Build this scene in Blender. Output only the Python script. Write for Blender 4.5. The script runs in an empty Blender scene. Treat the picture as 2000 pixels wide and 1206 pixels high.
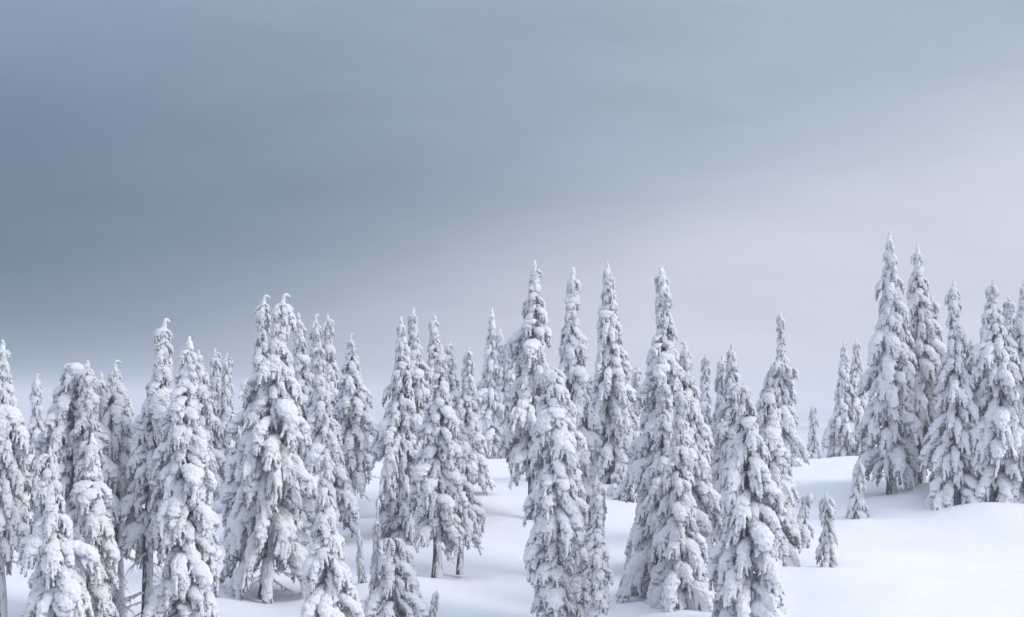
import bpy, bmesh, math, random
import numpy as np
from mathutils import Vector, Matrix, noise

R = math.radians
scene = bpy.context.scene
col = scene.collection

# ------------------------------------------------------------------ camera
PW, PH, FPX = 2000.0, 1206.0, 2747.0          # photo size and focal length in photo pixels
PITCH = math.atan((770.0 - PH / 2) / FPX)      # the horizon lies low in the picture
cam_d = bpy.data.cameras.new('camera')
cam_d.sensor_width = 36.0
cam_d.lens = 36.0 * FPX / PW
cam_d.clip_start, cam_d.clip_end = 0.5, 30000.0
cam = bpy.data.objects.new('camera', cam_d)
cam.rotation_euler = (math.pi / 2 + PITCH, 0, 0)
col.objects.link(cam)
scene.camera = cam

# ------------------------------------------------------------------ sky
SUN_EL, SUN_AZ = R(36), R(108)                 # azimuth clockwise from the view direction (+Y)
world = bpy.data.worlds.new('World')
scene.world = world
world.use_nodes = True
wn, wl = world.node_tree.nodes, world.node_tree.links
wn.clear()


def W(t, **kw):
    n = wn.new(t)
    for k, v in kw.items():
        setattr(n, k, v)
    return n


def wmath(op, a, b=None, c=None, clamp=False):
    n = W('ShaderNodeMath', operation=op, use_clamp=clamp)
    for i, v in enumerate((a, b, c)):
        if v is None:
            continue
        if isinstance(v, (int, float)):
            n.inputs[i].default_value = v
        else:
            wl.new(v, n.inputs[i])
    return n.outputs[0]


def wstep(v, lo, hi):
    n = W('ShaderNodeMapRange', interpolation_type='SMOOTHSTEP')
    wl.new(v, n.inputs['Value'])
    n.inputs['From Min'].default_value, n.inputs['From Max'].default_value = lo, hi
    return n.outputs['Result']


def wmix(f, a, b):
    n = W('ShaderNodeMix', data_type='RGBA')
    if isinstance(f, (int, float)):
        n.inputs[0].default_value = f
    else:
        wl.new(f, n.inputs[0])
    for i, v in ((6, a), (7, b)):
        if isinstance(v, tuple):
            n.inputs[i].default_value = (*v, 1)
        else:
            wl.new(v, n.inputs[i])
    return n.outputs[2]


def lin(r, g, b):
    f = lambda c: (c / 255 / 12.92) if c <= 10 else ((c / 255 + 0.055) / 1.055) ** 2.4
    return (f(r), f(g), f(b))


tc = W('ShaderNodeTexCoord')
sep = W('ShaderNodeSeparateXYZ')
wl.new(tc.outputs['Generated'], sep.inputs[0])
X, Z = sep.outputs['X'], sep.outputs['Z']
mp = W('ShaderNodeMapping')
mp.inputs['Scale'].default_value = (1.5, 1.5, 6.0)
mp.inputs['Rotation'].default_value = (0, R(-12), 0)
wl.new(tc.outputs['Generated'], mp.inputs['Vector'])
nz = W('ShaderNodeTexNoise')
nz.inputs['Scale'].default_value = 1.6
nz.inputs['Detail'].default_value = 6
nz.inputs['Roughness'].default_value = 0.45
wl.new(mp.outputs[0], nz.inputs['Vector'])
nv = wmath('SUBTRACT', nz.outputs[0], 0.5)
# height above the lower edge of the cloud bank: the edge climbs to the right
edge = wmath('MULTIPLY_ADD', X, 0.24, 0.090)
edge = wmath('MULTIPLY_ADD', wmath('MULTIPLY', X, X), 0.08, edge)
q = wmath('SUBTRACT', wmath('MULTIPLY_ADD', nv, 0.07, Z), edge)
bank = wstep(q, -0.055, 0.085)
side = wstep(wmath('MULTIPLY_ADD', nv, 0.25, X), -0.42, 0.42)
clear_haze = wmix(wstep(X, -0.40, 0.16), lin(131, 146, 168), lin(203, 209, 222))
dark_cloud = wmix(side, lin(99, 117, 139), lin(166, 180, 198))
up = wstep(Z, 0.07, 0.30)
high_cloud = wmix(side, lin(130, 147, 171), lin(170, 184, 198))
cloud = wmix(up, dark_cloud, high_cloud)
cover = wmix(bank, clear_haze, cloud)
cover = wmix(wstep(Z, 0.22, 0.8), cover, lin(174, 183, 202))
# an overcast sky is brightest overhead
gain = wmath('MULTIPLY_ADD', wstep(Z, 0.22, 1.0), 1.0, 1.0)
gain = wmath('MULTIPLY', gain, wmath('MULTIPLY_ADD', nv, 0.30, 1.0))
nz2 = W('ShaderNodeTexNoise')
nz2.inputs['Scale'].default_value = 6.0
nz2.inputs['Detail'].default_value = 5
nz2.inputs['Distortion'].default_value = 0.6
wl.new(mp.outputs[0], nz2.inputs['Vector'])
gain = wmath('MULTIPLY', gain, wmath('MULTIPLY_ADD', wmath('SUBTRACT', nz2.outputs[0], 0.5), 0.16, 1.0))
vm = W('ShaderNodeVectorMath', operation='SCALE')
wl.new(cover, vm.inputs[0])
wl.new(gain, vm.inputs['Scale'])
sky_tex = W('ShaderNodeTexSky', sky_type='NISHITA', sun_disc=False)
sky_tex.sun_elevation, sky_tex.sun_rotation = SUN_EL, SUN_AZ
bg1, bg2 = W('ShaderNodeBackground'), W('ShaderNodeBackground')
wl.new(vm.outputs[0], bg1.inputs[0])
bg1.inputs[1].default_value = 1.0
wl.new(sky_tex.outputs[0], bg2.inputs[0])
bg2.inputs[1].default_value = 0.06
ms = W('ShaderNodeMixShader')
ms.inputs[0].default_value = 0.02              # a trace of the open sky shows through the overcast
wl.new(bg1.outputs[0], ms.inputs[1])
wl.new(bg2.outputs[0], ms.inputs[2])
wo = W('ShaderNodeOutputWorld')
wl.new(ms.outputs[0], wo.inputs[0])

# ------------------------------------------------------------------ sun behind the overcast
sd = bpy.data.lights.new('sun', 'SUN')
sd.energy, sd.angle, sd.color = 1.75, R(30), (1.0, 0.965, 0.93)
sun = bpy.data.objects.new('sun', sd)
sdir = Vector((math.sin(SUN_AZ) * math.cos(SUN_EL), math.cos(SUN_AZ) * math.cos(SUN_EL), math.sin(SUN_EL)))
sun.rotation_euler = sdir.to_track_quat('Z', 'Y').to_euler()
sun.location = (40, -20, 60)
col.objects.link(sun)

# ------------------------------------------------------------------ exposure and renderer
vs = scene.view_settings
vs.view_transform, vs.look, vs.exposure, vs.gamma = 'Standard', 'None', 0.05, 1.0
vs.use_curve_mapping = False
scene.render.engine = 'CYCLES'
cy = scene.cycles
cy.max_bounces, cy.diffuse_bounces, cy.glossy_bounces = 6, 5, 1
cy.use_denoising = True
try:
    cy.denoiser = 'OPENIMAGEDENOISE'
    cy.denoising_prefilter = 'ACCURATE'
except Exception:
    pass
cy.volume_bounces = 1
cy.use_adaptive_sampling = True
cy.adaptive_threshold = 0.015


# ------------------------------------------------------------------ materials
class NT:
    def __init__(s, name):
        s.m = bpy.data.materials.new(name)
        s.m.use_nodes = True
        s.n, s.l = s.m.node_tree.nodes, s.m.node_tree.links
        s.b = s.n['Principled BSDF']

    def new(s, t, **kw):
        n = s.n.new(t)
        for k, v in kw.items():
            setattr(n, k, v)
        return n

    def noise(s, scale, detail=3, rough=0.5, coord='Object', stretch=None):
        t = s.new('ShaderNodeTexCoord')
        n = s.new('ShaderNodeTexNoise')
        n.inputs['Scale'].default_value = scale
        n.inputs['Detail'].default_value = detail
        n.inputs['Roughness'].default_value = rough
        v = t.outputs[coord]
        if stretch:
            m = s.new('ShaderNodeMapping')
            m.inputs['Scale'].default_value = stretch
            s.l.new(v, m.inputs[0])
            v = m.outputs[0]
        s.l.new(v, n.inputs['Vector'])
        return n.outputs[0]

    def ramp(s, v, lo, hi):
        n = s.new('ShaderNodeMapRange', interpolation_type='SMOOTHSTEP')
        s.l.new(v, n.inputs[0])
        n.inputs[1].default_value, n.inputs[2].default_value = lo, hi
        return n.outputs[0]

    def math(s, op, a, b):
        n = s.new('ShaderNodeMath', operation=op)
        for i, v in enumerate((a, b)):
            if isinstance(v, (int, float)):
                n.inputs[i].default_value = v
            else:
                s.l.new(v, n.inputs[i])
        return n.outputs[0]

    def mix(s, f, a, b):
        n = s.new('ShaderNodeMix', data_type='RGBA')
        if isinstance(f, (int, float)):
            n.inputs[0].default_value = f
        else:
            s.l.new(f, n.inputs[0])
        for i, v in ((6, a), (7, b)):
            if isinstance(v, tuple):
                n.inputs[i].default_value = (*v, 1)
            else:
                s.l.new(v, n.inputs[i])
        return n.outputs[2]

    def bump(s, h, strength, dist):
        b = s.new('ShaderNodeBump')
        b.inputs['Strength'].default_value = strength
        b.inputs['Distance'].default_value = dist
        s.l.new(h, b.inputs['Height'])
        s.l.new(b.outputs[0], s.b.inputs['Normal'])

    def done(s, color, rough=0.8, spec=0.2):
        s.l.new(color, s.b.inputs['Base Color'])
        s.b.inputs['Roughness'].default_value = rough
        s.b.inputs['Specular IOR Level'].default_value = spec
        return s.m


SNOW = (0.86, 0.87, 0.885)
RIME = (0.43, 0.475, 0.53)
NEEDLE = (0.085, 0.10, 0.105)

# snow lying on the boughs, frosted needles where the snow has no hold, plus gap shade painted near the trunk (attribute 'frost')
k = NT('bough_snow')
at = k.new('ShaderNodeAttribute', attribute_name='frost')
fn = k.noise(26, 3, 0.7)
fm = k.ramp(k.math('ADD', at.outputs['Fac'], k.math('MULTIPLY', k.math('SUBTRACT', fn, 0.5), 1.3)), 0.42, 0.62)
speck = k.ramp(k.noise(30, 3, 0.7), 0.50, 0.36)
frost_shade_c = k.mix(speck, RIME, (0.13, 0.15, 0.16))
k.bump(k.noise(16, 4, 0.7), 0.9, 0.06)
M_SNOW = k.done(k.mix(fm, SNOW, frost_shade_c), 0.75, 0.15)

k = NT('frosted_needles')
M_NEEDLE = k.done(k.mix(k.ramp(k.noise(14, 3, 0.6), 0.46, 0.62), NEEDLE, (0.36, 0.39, 0.42)), 0.85, 0.1)

# bark plastered with wind-driven rime on its weather side
k = NT('rimed_bark')
geo = k.new('ShaderNodeNewGeometry')
dot = k.new('ShaderNodeVectorMath', operation='DOT_PRODUCT')
k.l.new(geo.outputs['Normal'], dot.inputs[0])
dot.inputs[1].default_value = (0.62, -0.45, 0.55)
st = k.noise(3.2, 5, 0.7, stretch=(3.2, 3.2, 0.6))
rim = k.ramp(k.math('ADD', k.math('MULTIPLY', dot.outputs['Value'], 0.26), st), 0.54, 0.66)
bark = k.mix(k.ramp(k.noise(9, 4, 0.7, stretch=(2.5, 2.5, 0.35)), 0.4, 0.6), (0.035, 0.034, 0.036), (0.13, 0.13, 0.135))
k.bump(st, 0.8, 0.08)
M_BARK = k.done(k.mix(rim, bark, (0.66, 0.69, 0.73)), 0.85, 0.1)

k = NT('ground_snow')
gn = k.noise(0.5, 4, 0.55)
k.bump(gn, 0.45, 0.3)
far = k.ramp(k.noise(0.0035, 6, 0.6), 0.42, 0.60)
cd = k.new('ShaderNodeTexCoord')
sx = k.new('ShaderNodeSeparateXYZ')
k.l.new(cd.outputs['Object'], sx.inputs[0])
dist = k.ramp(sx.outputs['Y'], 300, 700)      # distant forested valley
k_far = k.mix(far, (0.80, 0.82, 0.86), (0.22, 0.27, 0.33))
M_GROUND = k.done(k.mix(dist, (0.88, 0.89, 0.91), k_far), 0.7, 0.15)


# ------------------------------------------------------------------ ground
def smooth(v, a, b):
    t = min(1, max(0, (v - a) / (b - a)))
    return t * t * (3 - 2 * t)


def softplus(v):
    return v if v > 30 else math.log1p(math.exp(v))


MOUNDS = [  # x, y, radius, height: drifts and tree wells
    (27.5, 92, 9, 0.9), (35, 90, 9, 0.8), (30.5, 88.5, 2.4, 0.6), (3.2, 97, 9, 0.8), (-8, 78, 6, 0.5), (11, 68, 7, 0.7),
    (21, 66, 10, 0.9), (-22, 70, 9, 0.7), (-5.5, 65, 3.5, 0.6), (29.0, 86.2, 1.6, -0.5), (33, 87, 3.0, -0.35),
    (-11.3, 65, 2.4, -0.35), (7.4, 69.5, 3, -0.4), (12, 63, 2.5, -0.4), (-3.5, 68, 2.2, -0.35), (28, 110, 14, 0.9), (-3, 113, 12, 0.6),
]


def gz(x, y):
    yr = 124 + 0.13 * x
    z = -14 + 0.0715 * y
    z -= 0.62 * 4.0 * softplus((y - yr) / 4.0)
    floor = -75 + 0.004 * min(y, 9000)
    if y > 500:
        a = smooth(y, 500, 3500)
        floor += a * (46 * noise.noise((x / 900.0, y / 1400.0, 3.1)) + 12 * noise.noise((x / 300.0, y / 500.0, 7.7)))
    d = (z - floor) / 6.0
    z = floor + 6.0 * softplus(d)
    if y < 220:
        f = 1 - smooth(y, 150, 220)
        z += f * (0.75 * noise.noise((x / 17.0, y / 17.0, 0.3)) + 0.30 * noise.noise((x / 6.0, y / 6.5, 5.3)) + 0.07 * noise.noise((x / 2.1, y / 2.4, 9.3)))
        for mx, my, mr, mh in MOUNDS:
            e = ((x - mx) ** 2 + (y - my) ** 2) / (mr * mr)
            if e < 5:
                z += f * mh * math.exp(-e)
    return z


def build_ground():
    def axis(inner0, inner1, step, outer, ratio):
        a = list(np.arange(inner0, inner1 + 0.01, step))
        s, v = step, inner1
        while v < outer:
            s *= ratio
            v += s
            a.append(v)
        return a
    ys = axis(36, 150, 0.55, 12000, 1.12)
    lo = 36
    s = 0.55
    front = []
    while lo > -400:
        s *= 1.25
        lo -= s
        front.append(lo)
    ys = front[::-1] + ys
    xr = axis(0, 48, 0.55, 8000, 1.16)
    xs = [-v for v in xr[:0:-1]] + xr
    V = [(x, y, gz(x, y)) for y in ys for x in xs]
    nx = len(xs)
    F = [(j * nx + i, j * nx + i + 1, (j + 1) * nx + i + 1, (j + 1) * nx + i)
         for j in range(len(ys) - 1) for i in range(nx - 1)]
    me = bpy.data.meshes.new('snowy_ground')
    me.from_pydata(V, [], F)
    me.shade_smooth()
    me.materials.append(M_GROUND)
    o = bpy.data.objects.new('snowy_ground', me)
    o['kind'] = 'structure'
    o['label'] = 'smooth deep snow covering the slope up to its ridge'
    col.objects.link(o)



# ------------------------------------------------------------------ snow haze in the air
def build_haze():
    bm = bmesh.new()
    bmesh.ops.create_cube(bm, size=1)
    x, y0, y1, zb, zt = 9000, -420, 13000, -120, 13
    for v in bm.verts:
        v.co = (v.co.x * 2 * x, (y0 + y1) / 2 + v.co.y * (y1 - y0), (zb + zt) / 2 + v.co.z * (zt - zb))
    me = bpy.data.meshes.new('haze')
    bm.to_mesh(me)
    bm.free()
    m = bpy.data.materials.new('haze')
    m.use_nodes = True
    m.node_tree.nodes.clear()
    v = m.node_tree.nodes.new('ShaderNodeVolumePrincipled')
    v.inputs['Color'].default_value = (0.93, 0.95, 0.97, 1)
    v.inputs['Density'].default_value = HAZE
    v.inputs['Anisotropy'].default_value = 0.2
    o_ = m.node_tree.nodes.new('ShaderNodeOutputMaterial')
    m.node_tree.links.new(v.outputs[0], o_.inputs['Volume'])
    me.materials.append(m)
    o = bpy.data.objects.new('haze', me)
    o['kind'] = 'stuff'
    col.objects.link(o)


HAZE = 0.0008
build_haze()

# ------------------------------------------------------------------ bough library
_bm = bmesh.new()
bmesh.ops.create_icosphere(_bm, subdivisions=2, radius=1)
ICO_V = np.array([v.co[:] for v in _bm.verts])
ICO_F = np.array([[v.index for v in f.verts] for f in _bm.faces])
_bm.free()


class Blobs:
    """overlapping balls that a voxel remesh turns into one surface"""

    def __init__(s):
        s.c, s.r = [], []

    def ball(s, c, r):
        r = (r, r, r) if isinstance(r, (int, float)) else r
        s.c.append(tuple(c))
        s.r.append(r)

    def chain(s, pts, r0, r1):
        pts = [np.array(p) for p in pts]
        n = len(pts) - 1
        for i in range(n):
            L = np.linalg.norm(pts[i + 1] - pts[i])
            ra = r0 + (r1 - r0) * i / n
            m = max(1, int(L / (0.7 * ra)) + 1)
            for j in range(m):
                t = (i + j / m) / n
                s.ball(pts[i] + (pts[i + 1] - pts[i]) * j / m, r0 + (r1 - r0) * t)
        s.ball(pts[-1], r1)

    def mesh(s, name, voxel, relax=2):
        c, r = np.array(s.c), np.array(s.r)
        V = (ICO_V[None] * r[:, None, :] + c[:, None, :]).reshape(-1, 3)
        F = (ICO_F[None] + (np.arange(len(c)) * len(ICO_V))[:, None, None]).reshape(-1, 3)
        me = bpy.data.meshes.new(name + '_raw')
        me.from_pydata(V.tolist(), [], F.tolist())
        o = bpy.data.objects.new(name + '_raw', me)
        col.objects.link(o)
        md = o.modifiers.new('r', 'REMESH')
        md.mode, md.voxel_size = 'VOXEL', voxel
        if relax:
            sm = o.modifiers.new('s', 'SMOOTH')
            sm.iterations, sm.factor = relax, 0.5
        dg = bpy.context.evaluated_depsgraph_get()
        out = bpy.data.meshes.new_from_object(o.evaluated_get(dg))
        bpy.data.objects.remove(o)
        bpy.data.meshes.remove(me)
        out.name = name
        bm = bmesh.new()
        bm.from_mesh(out)
        left, best = set(bm.verts), []
        while left:
            st = [left.pop()]
            isl = list(st)
            while st:
                for e in st.pop().link_edges:
                    for w in e.verts:
                        if w in left:
                            left.remove(w)
                            st.append(w)
                            isl.append(w)
            if len(isl) > len(best):
                best = isl
        keep = set(best)
        bmesh.ops.delete(bm, geom=[w for w in bm.verts if w not in keep], context='VERTS')
        bm.to_mesh(out)
        bm.free()
        return out


def roughen(me, seed, amp, scale, frost_bias=0.0, inner=0.0):
    n = len(me.vertices)
    co, no = np.empty(n * 3), np.empty(n * 3)
    me.vertices.foreach_get('co', co)
    me.vertices.foreach_get('normal', no)
    co, no = co.reshape(-1, 3), no.reshape(-1, 3)
    d, fr = np.empty(n), np.empty(n)
    for i in range(n):
        p = Vector(co[i]) * scale + Vector((seed * 3.7, seed * 1.3, 0))
        a = noise.noise(p)
        b = noise.noise(p * 2.3)
        d[i] = amp * (a + 0.6 * b + 0.3 * noise.noise(p * 4.7))
        fr[i] = 0.5 * noise.noise(p * 0.8 + Vector((9, 9, 9)))
    fr = np.clip(0.13 - no[:, 2] * 0.72 + fr * 0.7 + frost_bias + inner * np.clip(0.34 - co[:, 0], 0, 1) * 1.6, 0, 1)  # inner term paints gap shade near the trunk, where less snow also lodges
    co += no * d[:, None]
    me.vertices.foreach_set('co', co.ravel())
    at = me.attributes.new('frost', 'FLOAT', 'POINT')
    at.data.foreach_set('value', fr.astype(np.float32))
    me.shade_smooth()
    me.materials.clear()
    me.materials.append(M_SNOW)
    me.update()


def tube_into(V, F, pts, r0, r1, sides=5):
    pts = [Vector(p) for p in pts]
    base = len(V)
    n = len(pts)
    for i, p in enumerate(pts):
        t = (pts[min(i + 1, n - 1)] - pts[max(i - 1, 0)]).normalized()
        a = t.orthogonal().normalized()
        b = t.cross(a)
        r = r0 + (r1 - r0) * i / (n - 1)
        for s in range(sides):
            u = 2 * math.pi * s / sides
            V.append(tuple(p + (a * math.cos(u) + b * math.sin(u)) * r))
    for i in range(n - 1):
        for s in range(sides):
            s2 = (s + 1) % sides
            F.append((base + i * sides + s, base + i * sides + s2, base + (i + 1) * sides + s2, base + (i + 1) * sides + s))
    F.append(tuple(base + (n - 1) * sides + s for s in range(sides)))


def blade_into(V, F, rng, p, d, L, w):
    d = Vector(d).normalized()
    s = d.cross(Vector((rng.uniform(-1, 1), rng.uniform(-1, 1), rng.uniform(-1, 1)))).normalized() * w
    u = d.cross(s).normalized() * w * 0.6
    b = len(V)
    p = Vector(p)
    V += [tuple(p - s), tuple(p + s), tuple(p + u * 1.5), tuple(p + d * L)]
    F += [(b, b + 1, b + 3), (b + 1, b + 2, b + 3), (b + 2, b, b + 3)]


def make_bough(seed, style):
    """unit bough growing along +X and drooping; returns (needle mesh, snow mesh)"""
    rng = random.Random(seed)
    B = Blobs()
    TV, TF, tips = [], [], []
    if style == 'fan':
        a0, a1, n_side, fw, snow, nf, s0, fl = rng.uniform(8, -18), rng.uniform(-62, -82), 3, 1.05, 1.0, 6, 0.42, 1.0
    elif style == 'pillow':
        a0, a1, n_side, fw, snow, nf, s0, fl = rng.uniform(15, -10), rng.uniform(-74, -94), 2, 1.05, 1.35, 5, 0.40, 0.78
    else:  # 'drape': long narrow hanging tongue
        a0, a1, n_side, fw, snow, nf, s0, fl = rng.uniform(-18, -38), rng.uniform(-76, -88), 4, 0.60, 1.0, 4, 0.48, 0.95
    N = 12
    pts, tan = [np.array([0.0, 0, 0])], []
    for i in range(N):
        s = (i + 0.5) / N
        a = R(a0 + (a1 - a0) * s ** 1.3)
        d = np.array([math.cos(a), 0.10 * math.sin(s * 5 + seed), math.sin(a)])
        tan.append(d)
        pts.append(pts[-1] + d / N * 1.3)
    tan.append(tan[-1])
    pts = np.array(pts)
    pts[:, 0] *= 1.0 / max(pts[:, 0].max(), 0.35) * 0.92
    B.chain(pts[1:], 0.055, 0.04)
    tube_into(TV, TF, pts[:9], 0.035, 0.012)

    def twig(p, d, L, r0, r1, sag, steps=4):
        out = [np.array(p)]
        d = np.array(d) / np.linalg.norm(d)
        for i in range(steps):
            d = d + np.array([0, 0, -sag])
            d = d / np.linalg.norm(d)
            out.append(out[-1] + d * L / steps)
        B.chain(out, r0, r1)
        tube_into(TV, TF, out, 0.014, 0.006, 3)
        return out, d

    def at(s):
        f = min(max(s, 0.0), 0.985) * N
        i0 = int(f)
        return pts[i0] + (pts[i0 + 1] - pts[i0]) * (f - i0), tan[i0]

    # the hand: fingers spread from the back of the bough and hang over its end
    for i in range(nf):
        e = (2 * i / (nf - 1) - 1) * 1.0 + rng.uniform(-0.12, 0.12)
        p, t = at(s0 + rng.uniform(-0.06, 0.10) + 0.10 * (1 - abs(e)))
        d = np.array([t[0] * math.cos(e * fw) + 0.12, math.sin(e * fw) * 1.15, t[2] * 0.8 + 0.05])
        L = rng.uniform(0.55, 0.80) * (1 - 0.30 * abs(e)) * fl
        out, de = twig(p, d, L, 0.080 * snow ** 0.6, 0.040, rng.uniform(0.22, 0.36), 6)
        tips.append((out[-1], de))
        for j in (1, 2, 3):
            rr = snow ** 0.8 * rng.uniform(0.084, 0.114) * (1.15 - 0.14 * j)
            B.ball(out[j] + np.array([0.0, 0, 0.02]), (rr, rr, rr * 0.9))
        for g in range(rng.choice((3, 4, 4))):
            q_ = out[rng.choice((3, 4, 5, 6))]
            d2 = de * 0.5 + np.array([rng.uniform(-0.2, 0.7), rng.uniform(-0.75, 0.75), -0.6])
            o2, e2 = twig(q_, d2, rng.uniform(0.09, 0.19), 0.036, 0.021, 0.2, 3)
            tips.append((o2[-1], e2))
    # small side sprays along the stem
    for i in range(n_side):
        s = 0.22 + 0.55 * i / n_side + rng.uniform(-0.04, 0.04)
        p, t = at(s)
        for side in (-1, 1):
            if rng.random() < 0.2:
                continue
            d = np.array([t[0] * 0.6 + 0.2, side * rng.uniform(0.6, 1.0), t[2] * 0.5])
            out, de = twig(p, d, rng.uniform(0.22, 0.38) * fw * 1.5, 0.070 * snow ** 0.5, 0.030, rng.uniform(0.3, 0.5))
            tips.append((out[-1], de))
            o2, e2 = twig(out[3], de + np.array([0, 0, -0.6]), rng.uniform(0.10, 0.2), 0.038, 0.02, 0.2, 3)
            tips.append((o2[-1], e2))
    o2, e2 = twig(pts[-1], tan[-1] + np.array([0.1, 0, 0]), 0.14, 0.05, 0.026, 0.2, 3)
    tips.append((o2[-1], e2))
    # the pillow of snow along the back of the bough
    m = 15
    for j in range(m):
        s = 0.20 + (0.50 if style != 'drape' else 0.62) * j / (m - 1)
        p, t = at(s)
        rr = snow * 0.128 * (0.6 + 0.6 * math.sin(math.pi * (0.15 + 0.75 * j / (m - 1)))) * rng.uniform(0.92, 1.08)
        B.ball(p + np.array([rng.uniform(-.02, .02), rng.uniform(-0.05, 0.05), rr * 0.25]), (rr, rr * rng.uniform(1.15, 1.5), rr * 0.85))
    snow_me = B.mesh('snow_load', 0.021, 1)
    roughen(snow_me, seed, 0.025, 12.5, 0.12, 1.3)
    # needle sprays peeping out below and between the snow
    for p, d in tips:
        for _ in range(12):
            dd = Vector(d) + Vector((rng.uniform(-.7, .7), rng.uniform(-.7, .7), rng.uniform(-.5, .3)))
            pp = Vector(p) - Vector(d) * rng.uniform(0.0, 0.13) + Vector((rng.uniform(-.02, .02), rng.uniform(-.02, .02), -0.005))
            blade_into(TV, TF, rng, pp, dd, rng.uniform(0.05, 0.095), 0.011)
    vv = snow_me.vertices
    for _ in range(380):
        v = vv[rng.randrange(len(vv))]
        if v.normal.z < 0.1 or rng.random() < 0.10:
            dd = v.normal * 0.7 + Vector((rng.uniform(-.3, .5), rng.uniform(-.4, .4), -0.75))
            blade_into(TV, TF, rng, v.co - v.normal * 0.02, dd, rng.uniform(0.05, 0.10), 0.011)
    nm = bpy.data.meshes.new('bough')
    nm.from_pydata(TV, [], TF)
    nm.materials.append(M_NEEDLE)
    return nm, snow_me


LIB = {}
for st_, cnt in (('fan', 8), ('pillow', 7), ('drape', 6)):
    LIB[st_] = [make_bough(100 * len(LIB) + i + 1, st_) for i in range(cnt)]


def make_leader(seed, hook):
    """snow-plastered top shoot, unit height, sometimes with a bent tip"""
    rng = random.Random(900 + seed)
    B = Blobs()
    n = 34
    for i in range(n):
        t = i / (n - 1)
        r = 0.150 * (1 - t) ** 1.1 + 0.050 + 0.014 * math.sin(t * 23 + seed)
        bx = hook * 0.07 * max(0, (t - 0.72) / 0.28) ** 2
        B.ball((bx + 0.02 * math.sin(t * 6 + seed), 0.015 * math.cos(t * 5 + seed), t * 0.97), (r, r, r * 0.8))
        for _ in range(2 if t < 0.9 else 1):
            u = rng.uniform(0, 6.283)
            rr = rng.uniform(0.028, 0.062) * (1.15 - 0.6 * t)
            B.ball((bx + math.cos(u) * r * 1.05, math.sin(u) * r * 1.05, t * 0.97 - rng.uniform(0, 0.05)), (rr, rr, rr * 1.4))
    if hook:
        for j in range(5):
            B.ball((hook * (0.07 + (0.022 + 0.010 * (seed % 3)) * j), 0, 0.985 - 0.004 * j * j), 0.052 - 0.004 * j)
    me = B.mesh('leader', 0.020, 1)
    roughen(me, seed + 50, 0.016, 13.0, -0.02)
    return me


LEADERS = {h: [make_leader(i + 10 * h, h) for i in range(3)] for h in (-1, 0, 1)}


def make_bare_branch(seed):
    """dead branch furred with rime"""
    rng = random.Random(seed)
    B = Blobs()

    def grow(p, d, L, r, depth):
        out = [np.array(p)]
        d = np.array(d, float)
        for i in range(7):
            d = d + np.array([rng.uniform(-.1, .1), rng.uniform(-.14, .14), -0.10 + 0.03 * i + rng.uniform(-.06, .06)])
            d /= np.linalg.norm(d)
            out.append(out[-1] + d * L / 7)
            if depth and i > 0:
                for sgn in (-1, 1):
                    if rng.random() < 0.6:
                        grow(out[-1], d + np.array([0.1, sgn * rng.uniform(.5, 1.0), rng.uniform(-.8, .1)]), L * rng.uniform(.2, .42), r * 0.6, depth - 1)
        B.chain(out, r, r * 0.5)
    grow((0, 0, 0), (1, 0, 0.05), 1.0, 0.034, 1)
    me = B.mesh('bare_branch', 0.018, 1)
    roughen(me, seed, 0.012, 22.0, -0.12)
    return me


BARE = [make_bare_branch(700 + i) for i in range(5)]


# ------------------------------------------------------------------ trees
def ray(px, py):
    v = Vector(((px - PW / 2) / FPX, (PH / 2 - py) / FPX, -1.0))
    return Matrix.Rotation(math.pi / 2 + PITCH, 3, 'X') @ v


def ground_hit(px, py):
    v = ray(px, py)
    y = 38.0
    while y < 160:
        if gz(y * v.x / v.y, y) >= y * v.z / v.y:
            return y
        y += 0.25
    return 128.0


def trunk_mesh(H, r0, stem, seed):
    rng = random.Random(seed)
    sides, n = 10, max(8, int(H * 1.6))
    V, F = [], []
    for i in range(n + 1):
        t = i / n
        c = stem(t)
        rr = r0 * (1 - t) ** 0.85 + 0.025 + r0 * 0.35 * math.exp(-t * H / 0.35)
        for s in range(sides):
            u = 2 * math.pi * s / sides
            k_ = rr * (1 + 0.16 * noise.noise((math.cos(u) * 2 + seed, math.sin(u) * 2, t * H * 0.9)))
            V.append((c.x + math.cos(u) * k_, c.y + math.sin(u) * k_, c.z))
    for i in range(n):
        for s in range(sides):
            s2 = (s + 1) % sides
            F.append((i * sides + s, i * sides + s2, (i + 1) * sides + s2, (i + 1) * sides + s))
    F.append(tuple(n * sides + s for s in range(sides)))
    me = bpy.data.meshes.new('trunk')
    me.from_pydata(V, [], F)
    me.shade_smooth()
    me.materials.append(M_BARK)
    return me


def add_part(name, me, parent):
    o = bpy.data.objects.new(name, me)
    o.parent = parent
    col.objects.link(o)
    return o


N_BOUGH = 0
WELLS = []


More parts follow.
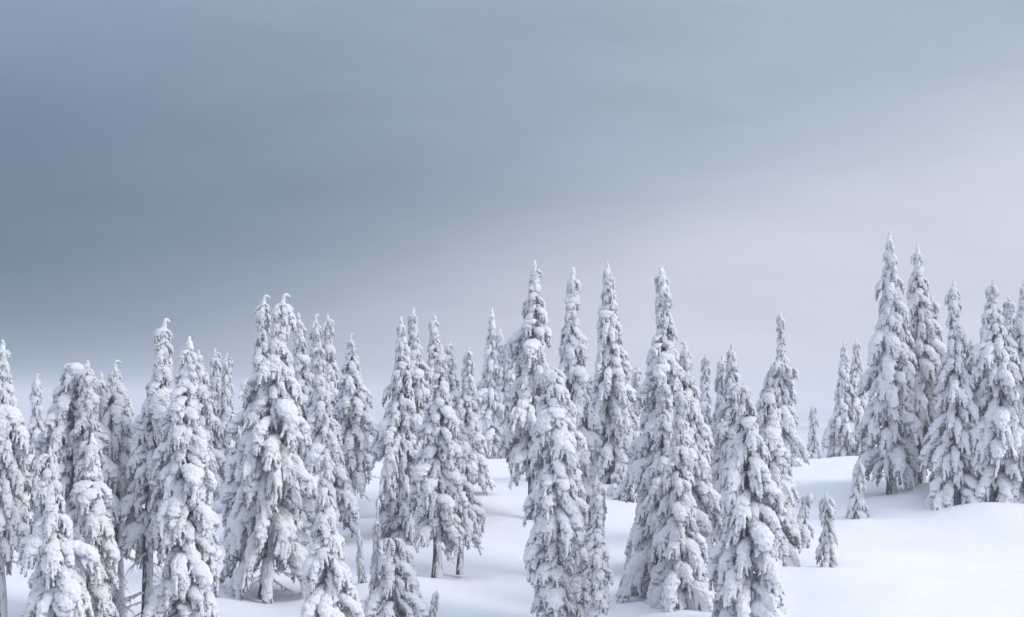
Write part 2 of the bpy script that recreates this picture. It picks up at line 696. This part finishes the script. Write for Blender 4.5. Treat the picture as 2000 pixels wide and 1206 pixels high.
def tree(px, py, bx, by, hw, u0, cb, hook, mix, label, name='snowy_conifer', group='snow laden conifers on the slope',
         cat='tree', bare=0, bow=0.0, rag=0.26, waist=0.0, tipw=1.0, tip=0.10, dens=1.0, seed=None, p=None):
    """px,py apex and bx,by foot in the photograph fix position, height and lean; hw is the half width there"""
    global N_BOUGH
    seed = seed if seed is not None else int(px * 7 + py * 3)
    p = p or (0.88 if u0 >= 0.9 else 0.72)
    rng = random.Random(seed)
    d = ground_hit(bx, by)
    v = ray(bx, by)
    x0 = d * v.x / v.y
    z0 = gz(x0, d) - 0.12
    wr_ = min(1.0, hw / FPX * d)
    WELLS.append((x0 + 0.2, d, 1.5 * wr_ + 0.5, -0.30 * wr_))
    WELLS.append((x0 - 0.5 * wr_, d - 1.6 * wr_ - 0.4, 1.6 * wr_ + 0.5, 0.34 * wr_))
    vt = ray(px, py)
    H = d * vt.z / vt.y - z0
    lean = d * vt.x / vt.y - x0
    leany = rng.uniform(-0.03, 0.03) * H
    Wd = hw / FPX * d * 1.26
    root = bpy.data.objects.new(name, None)
    root.empty_display_size = 0.3
    root.location = (x0, d, z0)
    root['label'], root['category'], root['group'] = label, cat, group
    col.objects.link(root)
    ph1, ph2 = rng.uniform(0, 6), rng.uniform(0, 6)
    wob = 0.010 * H

    def stem(t):
        e = math.sin(math.pi * min(1, t))
        w = max(0.0, (t - 0.80) / 0.20)
        if bow:
            w = w * w
            return Vector((lean * min(t, 0.86) + bow * w, leany * t - 0.3 * abs(bow) * w, H * (t * 1.10 if t < 0.8 else 0.88 + 0.12 * math.sin((t - 0.8) / 0.2 * 2.6))))
        return Vector((lean * t ** 1.15 + wob * e * math.sin(t * 5 + ph1), leany * t + wob * e * math.sin(t * 4 + ph2), H * t * 0.985))

    big = H > 4
    add_part('trunk', trunk_mesh(H * 0.97, (0.0155 * H + 0.03) if big else 0.012 * H + 0.02, stem, seed % 97), root)
    # top shoot
    th = tip * H
    tb = 1 - tip
    c = stem(tb)
    ld = add_part('leader', rng.choice(LEADERS[hook]), root)
    top = stem(1.0)
    if not bow:
        top.z = H
    ax = (top - c)
    ld.location = c
    az_ = ax.normalized()
    ay_ = az_.cross(Vector((1, 0, 0))).normalized()
    ax_ = ay_.cross(az_)
    ld.rotation_euler = Matrix((ax_, ay_, az_)).transposed().to_euler()
    wr = tipw * th * min(1.15, max(0.45, 1.75 / max(th, 0.2)) if th > 1.75 else 1.0)
    ld.scale = (wr * rng.uniform(.85, 1.05), wr * rng.uniform(.85, 1.05), ax.length)
    if hook == 0:
        ld.rotation_euler.rotate_axis('Z', rng.uniform(0, 6.28))
    # boughs in spiralling whorls from the top down
    az = rng.uniform(0, 6.28)
    styles = [s for s, w in mix for _ in range(w)]
    t = 1 - tip * 0.30
    lo = cb + 0.40 * min(Wd, 2.0) / H if cb > 0.01 else 0.012
    k_ = 0
    while t > lo:
        u = (1 - t) / max(1e-3, 1 - cb)
        prof = min(1.0, (max(u, 0.0) / (u0 * 0.88))) ** p
        if u > 0.93:
            prof *= 1 - 0.25 * (u - 0.93) / 0.07
        prof *= 1 - waist * smooth(u, 0.45, 0.95)
        r = max(Wd * prof, 0.20 * Wd + 0.05)
        size = max(r, min(0.42, 0.42 * Wd + 0.1))
        n = (7 if k_ % 2 else 8) if r > 1.0 else (5 if k_ % 2 else 6)
        n = max(4, int(round(n * dens)))
        for j in range(n):
            a = az + 2 * math.pi * j / n + rng.uniform(-0.35, 0.35)
            tt = min(0.985, max(0.015, t + rng.uniform(-0.35, 0.35) * 0.42 * size / H))
            lump = 1 + 0.5 * noise.noise((math.cos(a) * 1.2 + seed, math.sin(a) * 1.2, tt * H * 0.55)) + rng.uniform(-rag, rag * 0.8)
            if rng.random() < 0.10:
                lump += 1.2 * rag
            L = min(max(size * lump, 0.12), 2.6)
            nm, sm = rng.choice(LIB[rng.choice(styles)])
            b = add_part('bough', nm, root)
            cc = stem(tt)
            zs = L * rng.uniform(0.85, 1.2) * (1.12 if L < 0.8 else 0.92 if L < 1.4 else 0.82)
            drop = 0.32 * zs
            b.location = (cc.x, cc.y, max(cc.z + drop * 0.35, 0.55 * zs))
            b.rotation_euler = (rng.uniform(-.18, .18), rng.uniform(-0.05, 0.28) + 0.22 * (1 - u), a)
            wy = L * rng.uniform(0.85, 1.15) * (1.08 if r < 1.0 else 0.72 if r < 1.6 else 0.62)
            b.scale = (L, wy * rng.choice((-1, 1)), zs)
            s_ = add_part('snow_load', sm, b)
            N_BOUGH += 1
        az += 2.399 * 0.5 + rng.uniform(-0.2, 0.2)
        t -= (0.62 if r < 0.8 else 0.48 if r < 1.3 else 0.42) * size / H / dens ** 0.5
        k_ += 1
    for i in range(bare):
        tt = rng.uniform(0.06, max(0.16, cb * 1.25))
        b = add_part('bare_branch', rng.choice(BARE), root)
        b.location = stem(tt)
        L = rng.uniform(0.8, 1.9) * min(1.0, H / 8)
        b.rotation_euler = (0, rng.uniform(0.0, 0.5), rng.uniform(0, 6.28))
        b.scale = (L, L, L)
    return root


FAN = (('fan', 4), ('pillow', 1), ('drape', 2))
PIL = (('fan', 1), ('pillow', 4), ('drape', 1))
MIX = (('fan', 2), ('pillow', 2), ('drape', 1))
HANG = (('fan', 2), ('drape', 4))

TREES = [
    # apex x,y  foot x,y   hw  u0   cb   hook mix  label
    (8, 664, 4, 1250, 46, .6, .30, 0, MIX, 'tall white conifer cut by the left photo edge, its trunk bare at the bottom', dict(bare=5)),
    (70, 731, 66, 1045, 30, .8, .04, 1, FAN, 'short conifer with a curled tip just right of the tree at the left edge', {}),
    (142, 713, 138, 1218, 54, .5, .15, 0, MIX, 'blunt flat topped conifer standing behind the foremost tree of the left corner', dict(bare=3, bow=.35)),
    (170, 703, 176, 1236, 44, .6, .08, 0, MIX, 'slim conifer with a needle thin white tip right of the flat topped tree', dict(bare=3)),
    (193, 727, 208, 1200, 38, .6, .25, 0, MIX, 'narrow conifer squeezed between the needle tipped tree and the dark barked one', dict(bare=4)),
    (228, 705, 236, 1205, 44, .5, .50, 1, HANG, 'conifer whose long lower trunk shows dark streaked bark and dead rimed branches', dict(bare=26)),
    (102, 872, 112, 1300, 50, .5, .0, 0, FAN, 'foremost conifer of the left corner with heavy fanned boughs reaching the bottom edge', dict(rag=.4)),
    (178, 846, 186, 1275, 34, .4, .04, 0, MIX, 'ragged narrow conifer just right of the foremost one of the left corner', dict(bare=5, waist=.2, rag=.4, tip=.17)),
    (324, 624, 286, 1228, 46, .6, .28, 1, MIX, 'leaning tall spire with a bent tip, highest tree of the left group', dict(bare=16)),
    (369, 656, 350, 1262, 58, .55, .04, 0, PIL, 'conifer with thick rounded snow pillows and a smooth white column top, left foreground', dict(bare=3, tip=.15, waist=.15)),
    (388, 683, 398, 1000, 42, .7, .05, 0, MIX, 'thin topped conifer half hidden behind the pillowy tree of the left foreground', {}),
    (422, 680, 418, 950, 25, .8, .03, 0, FAN, 'left one of two small distant spires left of the broad tented conifer', {}),
    (442, 691, 447, 958, 27, .8, .03, 1, FAN, 'right one of two small distant spires left of the broad tented conifer', {}),
    (518, 578, 498, 1060, 66, 1.0, .08, 1, FAN, 'tall conifer hidden behind the left flank of the broad tented tree', {}),
    (556, 575, 518, 1166, 100, .90, .09, 1, FAN, 'broad tent shaped conifer with a hooked snow tip standing on a short bare trunk', dict(bare=8)),
    (584, 610, 590, 1005, 45, .85, .04, 0, MIX, 'plump white spire behind the right shoulder of the broad tented tree', {}),
    (618, 614, 622, 985, 40, .85, .04, 1, FAN, 'slim spire at the back, just left of the blunt topped conifer', {}),
    (641, 612, 655, 1000, 52, .9, .10, 0, FAN, 'blunt topped conifer right of the broad tented tree, with sloping right side boughs', {}),
    (625, 668, 640, 1060, 54, .9, .08, 0, FAN, 'conifer in front of the blunt topped one, its apex low between two taller spires', {}),
    (686, 652, 690, 1010, 36, .5, .22, 1, HANG, 'dusky conifer with a small curled tip and two thin bare stems over shaded snow', dict(bare=6)),
    (637, 878, 642, 1252, 60, .95, .0, 0, FAN, 'small pointed conifer in the foreground right of the broad tented tree', {}),
    (784, 619, 790, 1058, 50, .85, .0, 0, FAN, 'wide skirted conifer at the left side of the middle cluster', dict(waist=.2)),
    (807, 599, 812, 1040, 44, .75, .04, 0, MIX, 'highest conifer of the middle cluster with a knobbly double tip', {}),
    (849, 611, 850, 1030, 38, .75, .04, 0, MIX, 'second highest conifer of the middle cluster, right of the knobbly tip', {}),
    (861, 672, 853, 1132, 42, .6, .17, 0, PIL, 'front conifer of the middle cluster with stacked pillows over a bare trunk foot', dict(bare=3)),
    (878, 660, 882, 1000, 32, .75, .04, 0, MIX, 'thin conifer behind the pillowed front tree of the middle cluster', {}),
    (915, 675, 912, 965, 36, .8, .05, 0, MIX, 'rearmost right conifer of the middle cluster with a smooth white point', {}),
    (906, 858, 898, 1118, 36, .8, .22, 0, PIL, 'short lopsided conifer on a dark trunk at the right end of the middle cluster', dict(bare=3, p=.6)),
    (961, 602, 962, 884, 26, .65, .03, 0, MIX, 'tallest of three slender conifers on the crest left of the centre', {}),
    (976, 640, 978, 882, 17, .65, .04, 0, MIX, 'middle one of three slender conifers on the crest left of the centre', {}),
    (993, 658, 996, 880, 19, .65, .03, 0, MIX, 'rightmost of three slender conifers on the crest left of the centre', {}),
    (1044, 508, 1040, 1012, 38, .6, .14, 0, MIX, 'tall ragged spire, left one of the three tall spires in the centre', dict(rag=0.45)),
    (1119, 522, 1124, 1120, 44, .55, .04, 0, MIX, 'tall white spire in the middle of the three tall central spires', dict(waist=.15)),
    (1185, 512, 1196, 946, 52, .85, .0, 0, FAN, 'dense full spire, right one of the three tall central spires', {}),
    (1082, 722, 1082, 1240, 46, .45, .0, -1, PIL, 'knobbly column of snow with a blunt head in the centre foreground', dict(bare=3, bow=-.35, waist=.3, rag=.36)),
    (1110, 765, 1112, 1226, 40, .5, .0, 0, MIX, 'second knobbly column close behind and right of the blunt headed one', dict(waist=.3, rag=.36)),
    (1166, 930, 1170, 1250, 18, .5, .0, 0, PIL, 'very thin snow column beside the right foot of the central foreground trees', {}),
    (1294, 516, 1308, 1110, 60, .8, .04, 0, MIX, 'tallest conifer right of the centre with a fine point and drooping shoulders', {}),
    (1338, 668, 1350, 1092, 46, .6, .02, -1, FAN, 'round shouldered conifer at the right flank of the tallest one right of centre', {}),
    (1243, 712, 1240, 938, 20, .8, .0, 0, MIX, 'thin small conifer behind, between the dense spire and the tallest tree right of centre', {}),
    (1300, 735, 1284, 1158, 58, .95, .0, 0, FAN, 'pointed conifer with wide low boughs at the left front of the right centre clump', {}),
    (1330, 752, 1322, 1186, 60, .95, .0, 0, FAN, 'front conifer of the right centre clump with layered mitten shaped boughs', {}),
    (1378, 690, 1384, 965, 20, .8, .0, 0, MIX, 'faint narrow tree top peeping out behind the round shouldered conifer', {}),
    (1429, 670, 1432, 1062, 38, .75, .0, 0, FAN, 'higher pointed conifer of the pair behind the big right foreground tree', {}),
    (1412, 692, 1404, 1052, 30, .75, .0, 0, FAN, 'lower left companion of the pointed pair behind the big right foreground tree', {}),
    (1460, 752, 1464, 1238, 68, .75, .0, -1, FAN, 'big foreground conifer with bowed head and mitten boughs down to the bottom edge', dict(bare=4, bow=-0.8)),
    (1500, 712, 1508, 1100, 42, .7, .0, -1, FAN, 'bent headed conifer behind the right shoulder of the big right foreground tree', dict(bow=1.3)),
    (1523, 606, 1532, 913, 34, .95, .0, 0, FAN, 'lone dark flanked spire at the right end of the central forest', {}),
    (1537, 900, 1531, 990, 15, .95, .0, 0, HANG, 'tiny conifer at the foot of the lone dark spire', dict(tip=.2)),
    (1648, 661, 1646, 869, 30, .85, .0, 0, FAN, 'left one of the two equal small conifers on the right crest', {}),
    (1674, 659, 1678, 870, 29, .85, .0, 0, FAN, 'right one of the two equal small conifers on the right crest', {}),
    (1738, 452, 1742, 964, 52, .85, .05, 0, FAN, 'tallest conifer of the right stand with boughs reaching out to the left', dict(bare=5, rag=0.5)),
    (1790, 477, 1800, 945, 46, .75, .15, 0, FAN, 'second tallest conifer of the right stand, blunt tipped, over bare stems', dict(bare=8, rag=0.4)),
    (1823, 575, 1826, 938, 42, .75, .10, 0, FAN, 'short topped conifer in the gap behind the blunt tipped tree of the right stand', {}),
    (1865, 545, 1864, 986, 56, .95, .0, 0, FAN, 'evenly pointed conifer in the middle of the right stand, skirts touching the snow', {}),
    (1940, 545, 1952, 992, 62, .85, .0, 0, MIX, 'stout conifer right of the evenly pointed one in the right stand', {}),
    (1918, 838, 1906, 994, 28, 1., .0, 0, FAN, 'low young conifer at the front foot of the stout tree in the right stand', {}),
    (1998, 546, 1996, 984, 46, .75, .0, 0, FAN, 'conifer cut in half by the right photo edge', {}),
    (1970, 576, 1975, 952, 34, .8, .0, 0, MIX, 'narrow tree top between the stout conifer and the right photo edge', {}),
    (1897, 664, 1900, 955, 42, .8, .0, 0, MIX, 'hidden conifer in the dip between the evenly pointed and the stout tree', {}),
]
for a in TREES:
    tree(*a[:10], **a[10])

SAP = dict(name='snowy_sapling', group='small snow covered saplings', cat='sapling', tip=0.2)
SAPS = [
    (768, 1052, 770, 1206, 52, .8, .0, 0, HANG, 'short bushy conifer smothered in snow at the bottom left of centre', dict(bare=3, p=.55, rag=0.5, bow=-.35)),
    (737, 978, 731, 1198, 8, .6, .10, 1, HANG, 'dead white spire with a bent tip rising beside the bushy low conifer', dict(bare=9, tip=.62, tipw=.42)),
    (701, 1030, 708, 1140, 8, .6, .10, 0, HANG, 'short snow stump spire left of the dead bent one', dict(bare=8, tip=.6, tipw=.42)),
    (853, 1153, 840, 1214, 10, .95, .0, 0, HANG, 'tiny leaning sapling at the bottom edge right of the bushy low conifer', {}),
    (1587, 789, 1588, 867, 14, .95, .0, 0, FAN, 'faint little sapling alone on the right crest', {}),
    (1680, 899, 1672, 1011, 22, .95, .0, 0, HANG, 'leaning sapling nearest to the right stand on open snow', {}),
    (1575, 967, 1562, 1072, 18, .7, .0, 1, HANG, 'pale sapling with a nodding head left of the dark sapling', dict(bow=0.5)),
    (1614, 961, 1615, 1106, 21, .9, .0, 0, HANG, 'darkest sapling, standing lowest on the open snow right of centre', {}),
    (1404, 1158, 1403, 1228, 13, .9, .0, 0, PIL, 'little snow capped sapling at the bottom edge before the big foreground tree', {}),
    (1236, 888, 1236, 978, 30, .9, .0, -1, PIL, 'low snow buried shrub left of the right centre clump', dict(name='snowy_shrub', cat='shrub')),
    (1212, 905, 1205, 965, 22, .9, .0, 0, PIL, 'smaller snow buried shrub at the foot of the dense central spire', dict(name='snowy_shrub', cat='shrub')),
]
for a in SAPS:
    kw = dict(SAP)
    kw.update(a[10])
    tree(*a[:10], **kw)
MOUNDS += WELLS
build_ground()
print('boughs', N_BOUGH, 'objects', len(bpy.data.objects))
